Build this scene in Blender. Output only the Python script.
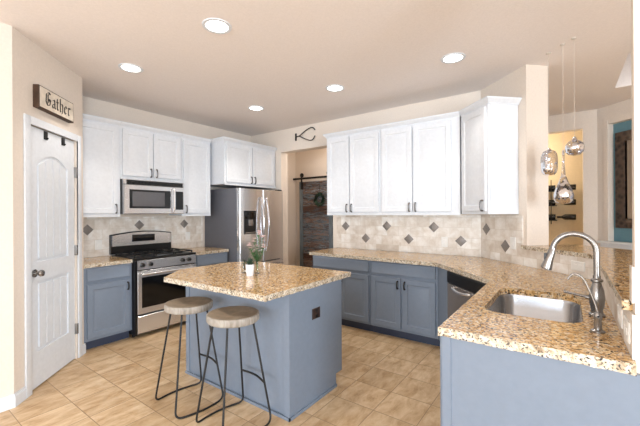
import bpy, bmesh, math, random
from mathutils import Matrix, Vector
random.seed(7)
PI = math.pi
S2 = math.sqrt(2)
scene = bpy.context.scene
COL = scene.collection
for o in list(bpy.data.objects):
    bpy.data.objects.remove(o)

# ---------------------------------------------------------------- camera
FPX, HEAD, EYE, ROLL = 339.8, 36.025, 1.435, -0.327
cam_d = bpy.data.cameras.new('camera')
cam = bpy.data.objects.new('camera', cam_d)
COL.objects.link(cam)
cam_d.sensor_fit = 'HORIZONTAL'
cam_d.sensor_width = 36.0
cam_d.lens = 36.0 * FPX / 640.0
cam_d.clip_start = 0.02
cam.matrix_world = (Matrix.Translation((0, 0, EYE)) @ Matrix.Rotation(math.radians(HEAD - 90), 4, 'Z')
                    @ Matrix.Rotation(PI / 2, 4, 'X') @ Matrix.Rotation(math.radians(ROLL), 4, 'Z'))
scene.camera = cam

# ---------------------------------------------------------------- world, exposure, window and added fill light
vs = scene.view_settings
vs.view_transform = 'Standard'
vs.look = 'None'
vs.gamma = 1.0
vs.exposure = 0.20
world = bpy.data.worlds.new('world')
scene.world = world
world.use_nodes = True
bg = world.node_tree.nodes['Background']
bg.inputs[0].default_value = (0.80, 0.90, 1.0, 1)
bg.inputs[1].default_value = 1.0

def area(name, loc, rot, sx, sy, power, color=(1, 1, 1), spread=PI):
    l = bpy.data.lights.new(name, 'AREA')
    l.shape = 'RECTANGLE'
    l.size, l.size_y, l.energy, l.color = sx, sy, power, color
    l.spread = spread
    o = bpy.data.objects.new(name, l)
    COL.objects.link(o)
    o.location = loc
    o.rotation_euler = rot
    return o
P_WIN, P_LAMP = 190, 5.2
area('unseen_daylight', (-6.65, 1.75, 1.35), (PI / 2, 0, -PI / 2), 2.3, 2.2, P_WIN, (0.79, 0.90, 1.0))
area('unseen_daylight', (-6.65, -1.55, 1.35), (PI / 2, 0, -PI / 2), 2.3, 2.2, P_WIN, (0.79, 0.90, 1.0))
area('unseen_daylight', (-1.5, -4.25, 1.35), (PI / 2, 0, 0), 2.3, 2.2, P_WIN * 1.8, (0.79, 0.90, 1.0))  # unseen source added on the right to fill the range wall and ceiling

# ---------------------------------------------------------------- materials
def lin(c):
    return tuple(((v / 255 / 12.92) if v / 255 <= 0.04045 else ((v / 255 + 0.055) / 1.055) ** 2.4) for v in c) + (1,)

class NT:
    def __init__(s, name):
        s.m = bpy.data.materials.new(name)
        s.m.use_nodes = True
        s.t = s.m.node_tree
        s.b = s.t.nodes['Principled BSDF']
    def n(s, kind, **kw):
        nd = s.t.nodes.new(kind)
        for k, v in kw.items():
            if k.startswith('i_'):
                key = k[2:]
                nd.inputs[int(key) if key.isdigit() else key].default_value = v
            else:
                setattr(nd, k, v)
        return nd
    def l(s, a, b):
        s.t.links.new(a, b)
    def coords(s, kind='Object', scale=(1, 1, 1), loc=(0, 0, 0)):
        tc = s.n('ShaderNodeTexCoord')
        mp = s.n('ShaderNodeMapping')
        mp.inputs['Scale'].default_value = scale
        mp.inputs['Location'].default_value = loc
        s.l(tc.outputs[kind], mp.inputs[0])
        return mp.outputs[0]
    def noise(s, vec, scale, detail=3, rough=0.5, dist=0):
        nd = s.n('ShaderNodeTexNoise')
        nd.inputs['Scale'].default_value = scale
        nd.inputs['Detail'].default_value = detail
        nd.inputs['Roughness'].default_value = rough
        nd.inputs['Distortion'].default_value = dist
        s.l(vec, nd.inputs['Vector'])
        return nd.outputs['Fac']
    def ramp(s, fac, stops, interp='LINEAR'):
        r = s.n('ShaderNodeValToRGB')
        r.color_ramp.interpolation = interp
        el = r.color_ramp.elements
        while len(el) < len(stops):
            el.new(0.5)
        for e, (p, c) in zip(el, stops):
            e.position = p
            e.color = c if len(c) == 4 else lin(c)
        s.l(fac, r.inputs[0])
        return r.outputs[0]
    def mix(s, fac, a, b, mode='MIX'):
        m = s.n('ShaderNodeMix', data_type='RGBA', blend_type=mode)
        for sock, v in ((m.inputs[0], fac), (m.inputs[6], a), (m.inputs[7], b)):
            if isinstance(v, (int, float)):
                sock.default_value = v
            elif isinstance(v, tuple):
                sock.default_value = v
            else:
                s.l(v, sock)
        return m.outputs[2]
    def bump(s, h, strength=0.2, dist=0.002):
        b = s.n('ShaderNodeBump')
        b.inputs['Strength'].default_value = strength
        b.inputs['Distance'].default_value = dist
        s.l(h, b.inputs['Height'])
        s.l(b.outputs[0], s.b.inputs['Normal'])

def plain(name, rgb, rough=0.5, metal=0.0, spec=0.5, noise=0.0, nscale=30, bump=0.0):
    k = NT(name)
    k.b.inputs['Roughness'].default_value = rough
    k.b.inputs['Metallic'].default_value = metal
    k.b.inputs['Specular IOR Level'].default_value = spec
    v = k.coords()
    c = lin(rgb)
    f = k.noise(v, nscale, 3)
    n = noise if noise else 0.03
    a = tuple(min(1, x * (1 - n)) for x in c[:3]) + (1,)
    b = tuple(min(1, x * (1 + n)) for x in c[:3]) + (1,)
    k.l(k.ramp(f, [(0.3, a), (0.7, b)]), k.b.inputs['Base Color'])
    if bump:
        k.bump(f, bump)
    return k.m

def steel(name, rgb, rough=0.28, stretch=(2, 2, 120)):
    k = NT(name)
    k.b.inputs['Metallic'].default_value = 1.0
    v = k.coords(scale=stretch)
    f = k.noise(v, 3, 4)
    c = lin(rgb)
    k.b.inputs['Metallic'].default_value = 0.85
    k.l(k.ramp(f, [(0.3, tuple(x * 0.88 for x in c[:3]) + (1,)), (0.7, c)]), k.b.inputs['Base Color'])
    rr = k.n('ShaderNodeMapRange')
    k.l(f, rr.inputs[0])
    rr.inputs[3].default_value = rough * 0.8
    rr.inputs[4].default_value = rough * 1.3
    k.l(rr.outputs[0], k.b.inputs['Roughness'])
    return k.m

M = {}
M['wall'] = plain('beige_wall_paint', (228, 216, 204), 0.85, spec=0.2, nscale=60, bump=0.08)
M['ceiling'] = plain('ceiling_paint', (240, 232, 228), 0.9, spec=0.1, nscale=80, bump=0.1)
M['trim'] = plain('white_trim_paint', (224, 228, 234), 0.4)
M['white'] = plain('white_cabinet_paint', (224, 227, 232), 0.6, spec=0.25)
M['blue'] = plain('blue_grey_cabinet_paint', (116, 127, 142), 0.45)
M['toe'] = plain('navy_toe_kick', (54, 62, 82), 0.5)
M['teal'] = plain('teal_wall_paint', (104, 140, 150), 0.8)
M['cream'] = plain('yellow_cream_wall_paint', (226, 208, 176), 0.8)
M['black'] = plain('black_enamel', (14, 14, 15), 0.3)
M['iron'] = plain('black_iron', (12, 12, 12), 0.55)
M['seattop'] = plain('shaded_brown_seat_wood', (136, 122, 104), 0.6, noise=0.25, nscale=14)  # seat dish: shading put into a darker wood colour
M['castiron'] = plain('cast_iron_grate', (20, 20, 21), 0.6)
M['steel'] = steel('brushed_stainless', (224, 223, 224), 0.2)
M['pewter'] = plain('dark_pewter', (112, 110, 110), 0.3, metal=0.9)
M['steel_dark'] = plain('dark_stainless', (158, 150, 146), 0.25, metal=0.7)
M['sinksteel'] = steel('sink_stainless', (176, 178, 182), 0.24, (60, 2, 2))
M['nickel'] = steel('satin_nickel', (158, 155, 152), 0.22, (4, 4, 4))
M['chrome'] = plain('bright_chrome', (215, 215, 218), 0.12, metal=1.0)
M['fridge_side'] = plain('dark_grey_appliance_side', (98, 99, 106), 0.5)
M['glass_dark'] = plain('black_glass', (10, 10, 11), 0.08)
M['mw_glass'] = plain('microwave_window_mesh', (92, 92, 96), 0.25)
M['plastic_white'] = plain('white_plastic', (238, 236, 232), 0.4)
M['plastic_brown'] = plain('brown_outlet_plastic', (48, 32, 26), 0.5)
M['ceramic'] = plain('white_ceramic', (238, 238, 240), 0.25)
M['leaf'] = plain('green_leaf', (70, 112, 62), 0.5, noise=0.4, nscale=40)
M['leaf_dark'] = plain('dark_green_leaf', (48, 70, 54), 0.5, noise=0.4, nscale=40)
M['petal'] = plain('pale_pink_petal', (236, 208, 206), 0.6, noise=0.1)
M['soil'] = plain('potting_soil', (52, 38, 28), 0.9)
M['bottle'] = plain('dark_bottle_glass', (30, 28, 24), 0.15)
M['wood_dark'] = plain('dark_stained_wood', (70, 48, 34), 0.6, noise=0.3)
M['canopy'] = plain('pale_cord_and_canopy', (205, 196, 186), 0.5)
M['letter'] = plain('black_letter_paint', (42, 36, 32), 0.6)

def glass(name, rgb, rough=0.0, mirror=0.0):
    k = NT(name)
    k.b.inputs['Base Color'].default_value = lin(rgb)
    k.b.inputs['Roughness'].default_value = rough
    k.b.inputs['Transmission Weight'].default_value = 1.0
    k.b.inputs['IOR'].default_value = 1.35
    return k.m
M['glass'] = glass('clear_glass', (245, 248, 248))

k = NT('mercury_glass')   # clear glass, silvered in patches toward the lower half
tc = k.n('ShaderNodeTexCoord'); sp = k.n('ShaderNodeSeparateXYZ'); k.l(tc.outputs['Generated'], sp.inputs[0])
f = k.noise(k.coords('Object'), 16, 2)
ad = k.n('ShaderNodeMath', operation='MULTIPLY_ADD'); k.l(sp.outputs[2], ad.inputs[0]); ad.inputs[1].default_value = -0.25; k.l(f, ad.inputs[2])
k.l(k.ramp(ad.outputs[0], [(0.38, (0, 0, 0, 1)), (0.44, (1, 1, 1, 1))]), k.b.inputs['Metallic'])
k.b.inputs['Base Color'].default_value = lin((226, 226, 230))
k.b.inputs['Transmission Weight'].default_value = 1.0
k.b.inputs['Roughness'].default_value = 0.03
k.b.inputs['IOR'].default_value = 1.3
M['mercury'] = k.m

k = NT('lamp_glow')
k.b.inputs['Emission Color'].default_value = lin((255, 250, 240))
k.b.inputs['Emission Strength'].default_value = 6.0
M['glow'] = k.m

k = NT('mirror')
k.b.inputs['Metallic'].default_value = 1.0
k.b.inputs['Roughness'].default_value = 0.03
k.b.inputs['Base Color'].default_value = lin((225, 225, 225))
M['mirror'] = k.m

# granite: golden cream with tan, brown and black flecks
def granite(name, shift=0.0):
    k = NT(name)
    v = k.coords('Object')
    vo = k.n('ShaderNodeTexVoronoi'); vo.inputs['Scale'].default_value = 82; k.l(v, vo.inputs['Vector'])
    base = k.ramp(k.noise(v, 16, 4, 0.6, 0.4), [(0.32, (160, 114, 60)), (0.45, (204, 160, 100)), (0.58, (228, 192, 138)), (0.75, (240, 218, 180))])
    cell = k.ramp(vo.outputs['Color'], [(0.0, (112, 78, 46)), (0.22, (178, 132, 78)), (0.45, (222, 180, 122)), (0.7, (242, 220, 182)), (0.88, (250, 242, 226)), (1.0, (150, 120, 88))])
    c = k.mix(0.62, base, cell)
    spk = k.ramp(k.noise(v, 60, 3, 0.6, 0.4), [(0.57, (0, 0, 0, 1)), (0.61, (1, 1, 1, 1))])
    c = k.mix(spk, c, lin((92, 66, 46)))
    spk2 = k.ramp(k.noise(k.coords('Object', loc=(5, 3, 1)), 72, 3, 0.55, 0.3), [(0.585, (0, 0, 0, 1)), (0.62, (1, 1, 1, 1))])
    c = k.mix(spk2, c, lin((30, 27, 28)))
    k.l(c, k.b.inputs['Base Color'])
    k.b.inputs['Roughness'].default_value = 0.13
    return k.m
M['granite'] = granite('golden_granite')
k = NT('lit_chiselled_granite_edge')  # rough chiselled edge, with window light put into its paler colour
v = k.coords('Object')
c = k.ramp(k.noise(v, 40, 4, 0.6, 0.5), [(0.3, (140, 116, 88)), (0.45, (196, 178, 152)), (0.6, (222, 212, 196)), (0.8, (236, 232, 224))])
spk2 = k.ramp(k.noise(k.coords('Object', loc=(5, 3, 1)), 120, 3, 0.55, 0.2), [(0.55, (0, 0, 0, 1)), (0.60, (1, 1, 1, 1))])
c = k.mix(spk2, c, lin((50, 46, 46)))
k.l(c, k.b.inputs['Base Color'])
k.b.inputs['Roughness'].default_value = 0.4
k.bump(k.noise(v, 45, 3), 0.9, 0.006)
M['granite_edge'] = k.m

# floor tile: square travertine look tiles, veined along X
k = NT('tan_floor_tile')
v = k.coords('Object', loc=(-0.98, -1.145, 0))
br = k.n('ShaderNodeTexBrick', offset=0.0, squash=1.0)
k.l(v, br.inputs['Vector'])
for nme, val in (('Scale', 1.0), ('Brick Width', 0.31), ('Row Height', 0.32), ('Mortar Size', 0.0028), ('Mortar Smooth', 0.3), ('Bias', 0.0)):
    br.inputs[nme].default_value = val
br.inputs['Color1'].default_value = (0, 0, 0, 1)
br.inputs['Color2'].default_value = (1, 1, 1, 1)
br.inputs['Mortar'].default_value = (0.5, 0.5, 0.5, 1)
# per tile shift of the veining
add = k.n('ShaderNodeVectorMath', operation='MULTIPLY_ADD')
k.l(br.outputs['Color'], add.inputs[0]); add.inputs[1].default_value = (3, 5, 0)
k.l(k.coords('Object', scale=(2.0, 5, 1)), add.inputs[2])
f = k.noise(add.outputs[0], 2.6, 7, 0.68, 0.4)
c = k.ramp(f, [(0.26, (168, 132, 90)), (0.42, (204, 172, 132)), (0.6, (224, 198, 162)), (0.78, (236, 216, 186))])
f2 = k.ramp(br.outputs['Color'], [(0.0, (232, 226, 218)), (1.0, (255, 255, 255))])
c = k.mix(1.0, c, f2, 'MULTIPLY')
c = k.mix(br.outputs['Fac'], c, lin((150, 122, 92)))
k.l(c, k.b.inputs['Base Color'])
k.b.inputs['Roughness'].default_value = 0.38
inv = k.n('ShaderNodeMath', operation='SUBTRACT'); inv.inputs[0].default_value = 1.0
k.l(br.outputs['Fac'], inv.inputs[1])
k.bump(inv.outputs[0], 0.4, 0.002)
M['floor'] = k.m

# travertine backsplash, laid in the local x/z plane
def travertine(name):
    k = NT(name)
    tc = k.n('ShaderNodeTexCoord')
    sp = k.n('ShaderNodeSeparateXYZ'); k.l(tc.outputs['Object'], sp.inputs[0])
    cb = k.n('ShaderNodeCombineXYZ'); k.l(sp.outputs[0], cb.inputs[0]); k.l(sp.outputs[2], cb.inputs[1])
    br = k.n('ShaderNodeTexBrick', offset=0.5)
    k.l(cb.outputs[0], br.inputs['Vector'])
    for nme, val in (('Scale', 1.0), ('Brick Width', 0.165), ('Row Height', 0.125), ('Mortar Size', 0.002), ('Mortar Smooth', 0.3)):
        br.inputs[nme].default_value = val
    br.inputs['Color1'].default_value = (0, 0, 0, 1)
    br.inputs['Color2'].default_value = (1, 1, 1, 1)
    br.inputs['Mortar'].default_value = (0.5, 0.5, 0.5, 1)
    c1 = k.ramp(br.outputs['Color'], [(0.0, (222, 212, 202)), (0.4, (240, 234, 228)), (1.0, (250, 248, 246))])
    n = k.ramp(k.noise(tc.outputs['Object'], 9, 5, 0.6, 0.3), [(0.3, (224, 214, 202)), (0.65, (255, 254, 252))])
    c = k.mix(1.0, c1, n, 'MULTIPLY')
    c = k.mix(br.outputs['Fac'], c, lin((212, 203, 190)))
    k.l(c, k.b.inputs['Base Color'])
    k.b.inputs['Roughness'].default_value = 0.5
    return k.m
M['tile'] = travertine('cream_travertine_tile')
k = NT('woven_metal_accent')
v = k.coords('Object', scale=(1, 1, 1))
w = k.n('ShaderNodeTexWave'); w.inputs['Scale'].default_value = 40; k.l(v, w.inputs['Vector'])
k.l(k.ramp(w.outputs['Fac'], [(0.2, (104, 98, 95)), (0.8, (166, 158, 152))]), k.b.inputs['Base Color'])
k.b.inputs['Roughness'].default_value = 0.45; k.b.inputs['Metallic'].default_value = 0.3
M['accent'] = k.m

# reclaimed boards of the barn door
k = NT('reclaimed_barn_boards')
tc = k.n('ShaderNodeTexCoord'); sp = k.n('ShaderNodeSeparateXYZ'); k.l(tc.outputs['Object'], sp.inputs[0])
mu = k.n('ShaderNodeMath', operation='MULTIPLY'); k.l(sp.outputs[2], mu.inputs[0]); mu.inputs[1].default_value = 17 / 2.06
fl = k.n('ShaderNodeMath', operation='FLOOR'); k.l(mu.outputs[0], fl.inputs[0])
wn = k.n('ShaderNodeTexWhiteNoise', noise_dimensions='1D'); k.l(fl.outputs[0], wn.inputs['W'])
f = k.noise(k.coords('Object', scale=(1.6, 1, 14)), 3.2, 5, 0.65, 0.8)
ad = k.n('ShaderNodeMath', operation='MULTIPLY_ADD'); k.l(wn.outputs['Value'], ad.inputs[0]); ad.inputs[1].default_value = 0.35; k.l(f, ad.inputs[2])
k.l(k.ramp(ad.outputs[0], [(0.40, (34, 26, 24)), (0.52, (92, 62, 48)), (0.62, (64, 52, 48)), (0.70, (104, 128, 142)), (0.76, (146, 112, 92)), (0.84, (58, 44, 40)), (0.95, (150, 160, 168))]), k.b.inputs['Base Color'])
k.b.inputs['Roughness'].default_value = 0.7
M['barn'] = k.m
# stool seat: whitewashed weathered wood
k = NT('weathered_grey_wood')
v = k.coords('Object', scale=(9, 1.5, 1.5))
f = k.noise(v, 5, 5, 0.6, 0.3)
k.l(k.ramp(f, [(0.25, (118, 108, 96)), (0.5, (150, 142, 132)), (0.8, (178, 173, 166))]), k.b.inputs['Base Color'])
k.b.inputs['Roughness'].default_value = 0.6
M['stoolwood'] = k.m
M['signwood'] = plain('distressed_cream_board', (226, 214, 198), 0.7, noise=0.12, nscale=18)
# carved mirror frame
k = NT('carved_dark_frame')
vo = k.n('ShaderNodeTexVoronoi'); vo.inputs['Scale'].default_value = 16; k.l(k.coords(), vo.inputs['Vector'])
k.l(k.ramp(vo.outputs['Distance'], [(0.1, (34, 26, 22)), (0.6, (84, 68, 58))]), k.b.inputs['Base Color'])
k.b.inputs['Roughness'].default_value = 0.5
k.bump(vo.outputs['Distance'], 1.0, 0.01)
M['carved'] = k.m

# ---------------------------------------------------------------- mesh helpers
class MB:
    def __init__(s, T=None):
        s.bm = bmesh.new()
        s.T = T or Matrix.Identity(4)
        s.mi = 0
    def v(s, p):
        return s.bm.verts.new(s.T @ Vector(p))
    def f(s, vs, mi=None):
        try:
            fc = s.bm.faces.new(vs)
            fc.material_index = s.mi if mi is None else mi
            return fc
        except ValueError:
            return None
    def hexa(s, b, t):
        vb = [s.v(p) for p in b]; vt = [s.v(p) for p in t]
        s.f(vb[::-1]); s.f(vt)
        for i in range(4):
            s.f([vb[i], vb[(i + 1) % 4], vt[(i + 1) % 4], vt[i]])
        return vb + vt
    def box(s, x0, x1, y0, y1, z0, z1, bev=0.0):
        vs = s.hexa([(x0, y0, z0), (x1, y0, z0), (x1, y1, z0), (x0, y1, z0)],
                    [(x0, y0, z1), (x1, y0, z1), (x1, y1, z1), (x0, y1, z1)])
        if bev:
            es = {e for v in vs for e in v.link_edges}
            bmesh.ops.bevel(s.bm, geom=list(es), offset=bev, segments=2, affect='EDGES', profile=0.6)
        return s
    def prism(s, pts, z0, z1, side=None, holes=None):
        """polygon in xy extruded in z"""
        area2 = sum(pts[i][0] * pts[(i + 1) % len(pts)][1] - pts[(i + 1) % len(pts)][0] * pts[i][1] for i in range(len(pts)))
        if area2 < 0: pts = pts[::-1]
        b = [s.v((x, y, z0)) for x, y in pts]; t = [s.v((x, y, z1)) for x, y in pts]
        s.f(b[::-1]); s.f(t)
        n = len(pts)
        for i in range(n):
            s.f([b[i], b[(i + 1) % n], t[(i + 1) % n], t[i]], side)
        return s
    def xz_prism(s, pts, y0, y1):
        a = [s.v((x, y0, z)) for x, z in pts]; b = [s.v((x, y1, z)) for x, z in pts]
        s.f(a); s.f(b[::-1])
        n = len(pts)
        for i in range(n):
            s.f([a[(i + 1) % n], a[i], b[i], b[(i + 1) % n]])
        return s
    def rings(s, rings, closed_ends=True, loop=True):
        R = [[s.v(p) for p in r] for r in rings]
        n = len(R[0])
        for a, b in zip(R, R[1:]):
            for i in range(n if loop else n - 1):
                s.f([a[i], a[(i + 1) % n], b[(i + 1) % n], b[i]])
        if closed_ends:
            s.f(R[0][::-1]); s.f(R[-1])
        return s
    def panel(s, x0, x1, z0, z1, loops):
        """front facing -y: loops are (inset, y)"""
        R = []
        for i, y in loops:
            R.append([(x0 + i, y, z0 + i), (x1 - i, y, z0 + i), (x1 - i, y, z1 - i), (x0 + i, y, z1 - i)])
        return s.rings(R)
    def lathe(s, prof, c=(0, 0, 0), axis='z', seg=24, closed=True):
        R = []
        for r, h in prof:
            ring = []
            for i in range(seg):
                a = 2 * PI * i / seg
                p, q = r * math.cos(a), r * math.sin(a)
                ring.append({'z': (c[0] + p, c[1] + q, c[2] + h), 'y': (c[0] + p, c[1] + h, c[2] - q),
                             'x': (c[0] + h, c[1] + p, c[2] + q)}[axis])
            R.append(ring)
        return s.rings(R, closed)
    def cyl(s, p0, p1, r, r2=None, seg=12):
        return s.tube([p0, p1], [r, r if r2 is None else r2], seg)
    def tube(s, pts, r, seg=10, closed=False):
        pts = [Vector(p) for p in pts]
        n = len(pts)
        rs = r if isinstance(r, (list, tuple)) else [r] * n
        R = []
        up = None
        for i, p in enumerate(pts):
            if closed:
                d = (pts[(i + 1) % n] - pts[i - 1])
            else:
                d = pts[min(i + 1, n - 1)] - pts[max(i - 1, 0)]
            d.normalize()
            if up is None:
                up = Vector((0, 0, 1)) if abs(d.z) < 0.9 else Vector((1, 0, 0))
            a = d.cross(up); a.normalize()
            b = a.cross(d); b.normalize()
            up = b
            R.append([tuple(p + (a * math.cos(t) + b * math.sin(t)) * rs[i]) for t in [2 * PI * j / seg for j in range(seg)]])
        if closed:
            R.append(R[0])
            return s.rings(R, False)
        return s.rings(R)
    def sphere(s, c, r, sz=1.0, seg=16):
        n = seg // 2
        prof = [(max(1e-4, r * math.sin(PI * i / n)), -r * sz * math.cos(PI * i / n)) for i in range(n + 1)]
        return s.lathe(prof, c, 'z', seg)
    def build(s, name, mats, parent=None, smooth=35):
        bmesh.ops.remove_doubles(s.bm, verts=s.bm.verts, dist=1e-6)
        bmesh.ops.recalc_face_normals(s.bm, faces=s.bm.faces)
        me = bpy.data.meshes.new(name)
        s.bm.to_mesh(me); s.bm.free()
        mats = mats if isinstance(mats, (list, tuple)) else [mats]
        for m in mats:
            me.materials.append(M[m] if isinstance(m, str) else m)
        for p in me.polygons: p.use_smooth = True
        me.set_sharp_from_angle(angle=math.radians(smooth))
        o = bpy.data.objects.new(name, me)
        COL.objects.link(o)
        if parent: o.parent = parent
        return o

def smoothpath(pts, n=6):
    """Catmull-Rom through points"""
    P = [Vector(p) for p in pts]
    P = [P[0] * 2 - P[1]] + P + [P[-1] * 2 - P[-2]]
    out = []
    for i in range(1, len(P) - 2):
        a, b, c, d = P[i - 1:i + 3]
        for k in range(n):
            t = k / n
            out.append(0.5 * ((2 * b) + (c - a) * t + (2 * a - 5 * b + 4 * c - d) * t * t + (3 * b - a - 3 * c + d) * t ** 3))
    out.append(P[-2])
    return [tuple(p) for p in out]

def tag(o, label, cat, group=None):
    o['label'] = label; o['category'] = cat
    if group: o['group'] = group
    return o
def thing(name, label, cat, loc=(0, 0, 0), rot=0, group=None):
    o = bpy.data.objects.new(name, None)
    COL.objects.link(o)
    o.empty_display_size = 0.1
    o.location = loc; o.rotation_euler = (0, 0, math.radians(rot))
    return tag(o, label, cat, group)
def struct(name, mb, mat, parent=None, smooth=35):
    o = mb.build(name, mat, parent, smooth)
    if not parent: o['kind'] = 'structure'
    return o
def copy_tree(o, parent=None):
    c = o.copy(); COL.objects.link(c)
    if parent: c.parent = parent
    for ch in [x for x in bpy.data.objects if x.parent == o]:
        copy_tree(ch, c)
    return c
def place(o, loc, rot=0):
    o.location = loc; o.rotation_euler = (0, 0, math.radians(rot)); return o

# ---------------------------------------------------------------- key dimensions
YA, XB, CC, DD, ZC = 4.666, 4.283, 3.479, -2.641, 2.844
ZT, ZTD, ZB = 2.545, 2.485, 1.414       # crown top, cabinet top, upper cabinet bottom
CT = 0.915
g = 0.001

# ---------------------------------------------------------------- structure
struct('floor', MB().box(-6.8, 8.2, -4.4, 5.6, -0.1, 0), 'floor')
hx0, hx1, hy0, hy1 = 2.6, 5.125, -1.15, -0.449
mb = MB()
mb.box(-6.8, hx0, -4.4, 5.6, ZC, ZC + .1); mb.box(hx1, 8.2, -4.4, 5.6, ZC, ZC + .1)
mb.box(hx0, hx1, -4.4, hy0, ZC, ZC + .1); mb.box(hx0, hx1, hy1, 5.6, ZC, ZC + .1)
mb.box(hx0 - .05, hx0, hy0 - .05, hy1 + .05, ZC + .1, ZC + .36); mb.box(hx1, hx1 + .05, hy0 - .05, hy1 + .05, ZC + .1, ZC + .36)
mb.box(hx0, hx1, hy0 - .05, hy0, ZC + .1, ZC + .36); mb.box(hx0, hx1, hy1, hy1 + .05, ZC + .1, ZC + .36)
mb.box(hx0 - .05, hx1 + .05, hy0 - .05, hy1 + .05, ZC + .36, ZC + .42)
struct('ceiling', mb, 'ceiling')

struct('wall_range', MB().box(-6.65, 6.2, YA, YA + .15, 0, ZC), 'wall')
# wall B with the opening to the hall
oy0, oy1, oz, TB = 2.87, 3.93, 2.47, 0.17
mb = MB()
mb.box(XB, XB + TB, oy1, YA, 0, ZC); mb.box(XB, XB + TB, oy0, oy1, oz, ZC)
mb.prism([(XB, XB - CC), (XB, oy0), (XB + TB, oy0), (XB + TB, XB - CC + .001)], 0, ZC)
struct('wall_back', mb, 'wall')
e = .235 * S2
cs = 4.101
struct('wall_corner', MB().prism([(XB, XB - CC - g), ((cs + CC) / 2, (cs - CC) / 2), ((cs + CC + e) / 2, (cs - CC - e) / 2), (XB + TB, XB + TB - CC - e)], 0, ZC), 'wall')
# half wall that carries the bar
hw = [((cs + CC) / 2 - g, (cs - CC) / 2 - g), (CC - .19, -.19), (1.60, -.19), (1.60, -.36), (CC + e - .36, -.36), ((cs + CC + e) / 2 - g, (cs - CC - e) / 2 - g)]
struct('wall_half', MB().prism(hw, 0, 1.074), 'wall')
struct('wall_post', MB().box(1.60, 1.655, -.36, -.19, 1.076, ZC), 'wall')

# pantry walls: left run and diagonal with door
struct('wall_left', MB().prism([(-6.65, 3.345), (.704, 3.345), (.64, 3.48), (-6.65, 3.48)], 0, ZC), 'wall')
Td = Matrix.Translation((.704, 3.345, 0)) @ Matrix.Rotation(PI / 4, 4, 'Z')
DL = .982
d0, d1, dz = .180, .842, 2.155
mb = MB(Td)
mb.box(0, d0 - .012, 0, .11, 0, ZC); mb.box(d1 + .012, DL, 0, .11, 0, ZC); mb.box(d0 - .012, d1 + .012, 0, .11, dz + .012, ZC)
struct('wall_pantry', mb, 'wall')
struct('wall_pantry_side', MB().box(1.30, 1.395, 4.065, YA, 0, ZC), 'wall')
# pantry door
door = thing('door_1', 'white two panel pantry door with arched top panel', 'door', (.704, 3.345, 0), 45)
for kx in ('label', 'category'): del door[kx]
door['kind'] = 'structure'
mb = MB(); ys, yf = .052, .012
W = d1 - d0
mb.box(d0, d1, yf + .014, ys, .012, dz)               # core
def frame_piece(x0, x1, z0, z1): mb.box(x0, x1, yf, yf + .0145, z0, z1)
st = .105
pan_lo = (.30, .88); pan_up = (1.04, 1.86)
frame_piece(d0, d0 + st, .012, dz); frame_piece(d1 - st, d1, .012, dz)
frame_piece(d0 + st, d1 - st, .012, pan_lo[0]); frame_piece(d0 + st, d1 - st, pan_lo[1], pan_up[0])
# top rail with arched underside
n = 16; xs = [d0 + st + (W - 2 * st) * i / n for i in range(n + 1)]
arch = lambda x: pan_up[1] + .09 * math.sin(PI * (x - xs[0]) / (xs[-1] - xs[0]))
mb.xz_prism([(x, arch(x)) for x in xs] + [(xs[-1], dz), (xs[0], dz)], yf, yf + .0145)
# plank fields
def planks(z0, ztop, n=4):
    a, b = d0 + st + .028, d1 - st - .028
    w = (b - a) / n
    for i in range(n):
        x0, x1 = a + i * w + .005, a + (i + 1) * w - .005
        if ztop is None:
            za, zb = arch(x0) - .03, arch(x1) - .03
        else:
            za = zb = ztop
        mb.xz_prism([(x0, z0), (x1, z0), (x1, zb), ((x0 + x1) / 2, (arch((x0 + x1) / 2) - .03) if ztop is None else ztop), (x0, za)], yf + .003, yf + .0145)
planks(pan_lo[0] + .028, pan_lo[1] - .028); planks(pan_up[0] + .028, None)
mb.build('door_slab', 'trim', door)
mb = MB()
kx, kz = d0 + .062, .955
mb.lathe([(.001, -.012), (.033, -.012), (.031, -.002), (.012, 0)][::-1], (kx, yf, kz), 'y')
mb.lathe([(.011, 0), (.011, -.035), (.022, -.042), (.028, -.056), (.024, -.07), (.001, -.074)], (kx, yf, kz), 'y')
mb.build('door_knob', 'nickel', door)
for hz in (.30, 1.08, 1.85):
    MB().box(d1 - .004, d1 + .02, -.012, yf + .004, hz - .05, hz + .05, .002).build('hinge', 'nickel', door)
mb = MB(Td); cw = .07
def casing(mb, x0, x1, z0, z1):
    mb.box(x0, x1, -.016, -g, z0, z1, .004)
casing(mb, d0 - cw, d0 - .003, 0, dz + cw); casing(mb, d1 + .022, d1 + cw + .012, 0, dz + cw); casing(mb, d0 - .003, d1 + .022, dz + .006, dz + cw)
struct('trim_1', mb, 'trim')
def base_prof(mb, x0, x1, y=0, h=.10):
    mb.box(x0, x1, y - .014, y - g, 0, h * .82); mb.box(x0, x1, y - .009, y - g, h * .82, h)
mb = MB(Td); base_prof(mb, -.01, d0 - cw - .002); base_prof(mb, d1 + cw + .014, DL + .012)
struct('baseboard_pantry', mb, 'trim')
mb = MB(Matrix.Translation((0, 3.345, 0))); base_prof(mb, -6.4, .708); struct('baseboard_left', mb, 'trim')

# hall behind the opening
struct('wall_hall_back', MB().box(5.55, 5.7, 1.9, YA, 0, ZC), 'wall')
struct('wall_hall_side', MB().box(XB + TB, 5.55, 1.9, 2.02, 0, ZC), 'wall')
# dining side walls
F1X, F2C = 6.04, 6.39
mb = MB()
mb.box(F1X, F1X + .14, -.184, -.34, 0, ZC); mb.box(F1X, F1X + .14, -.184, 1.88, 2.60, ZC); mb.box(F1X, F1X + .14, .9, 1.88, 0, 2.6)
struct('wall_dining_back', mb, 'wall')
struct('wall_dining_side', MB().box(XB + TB, F1X, 1.70, 1.85, 0, ZC), 'wall')
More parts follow.
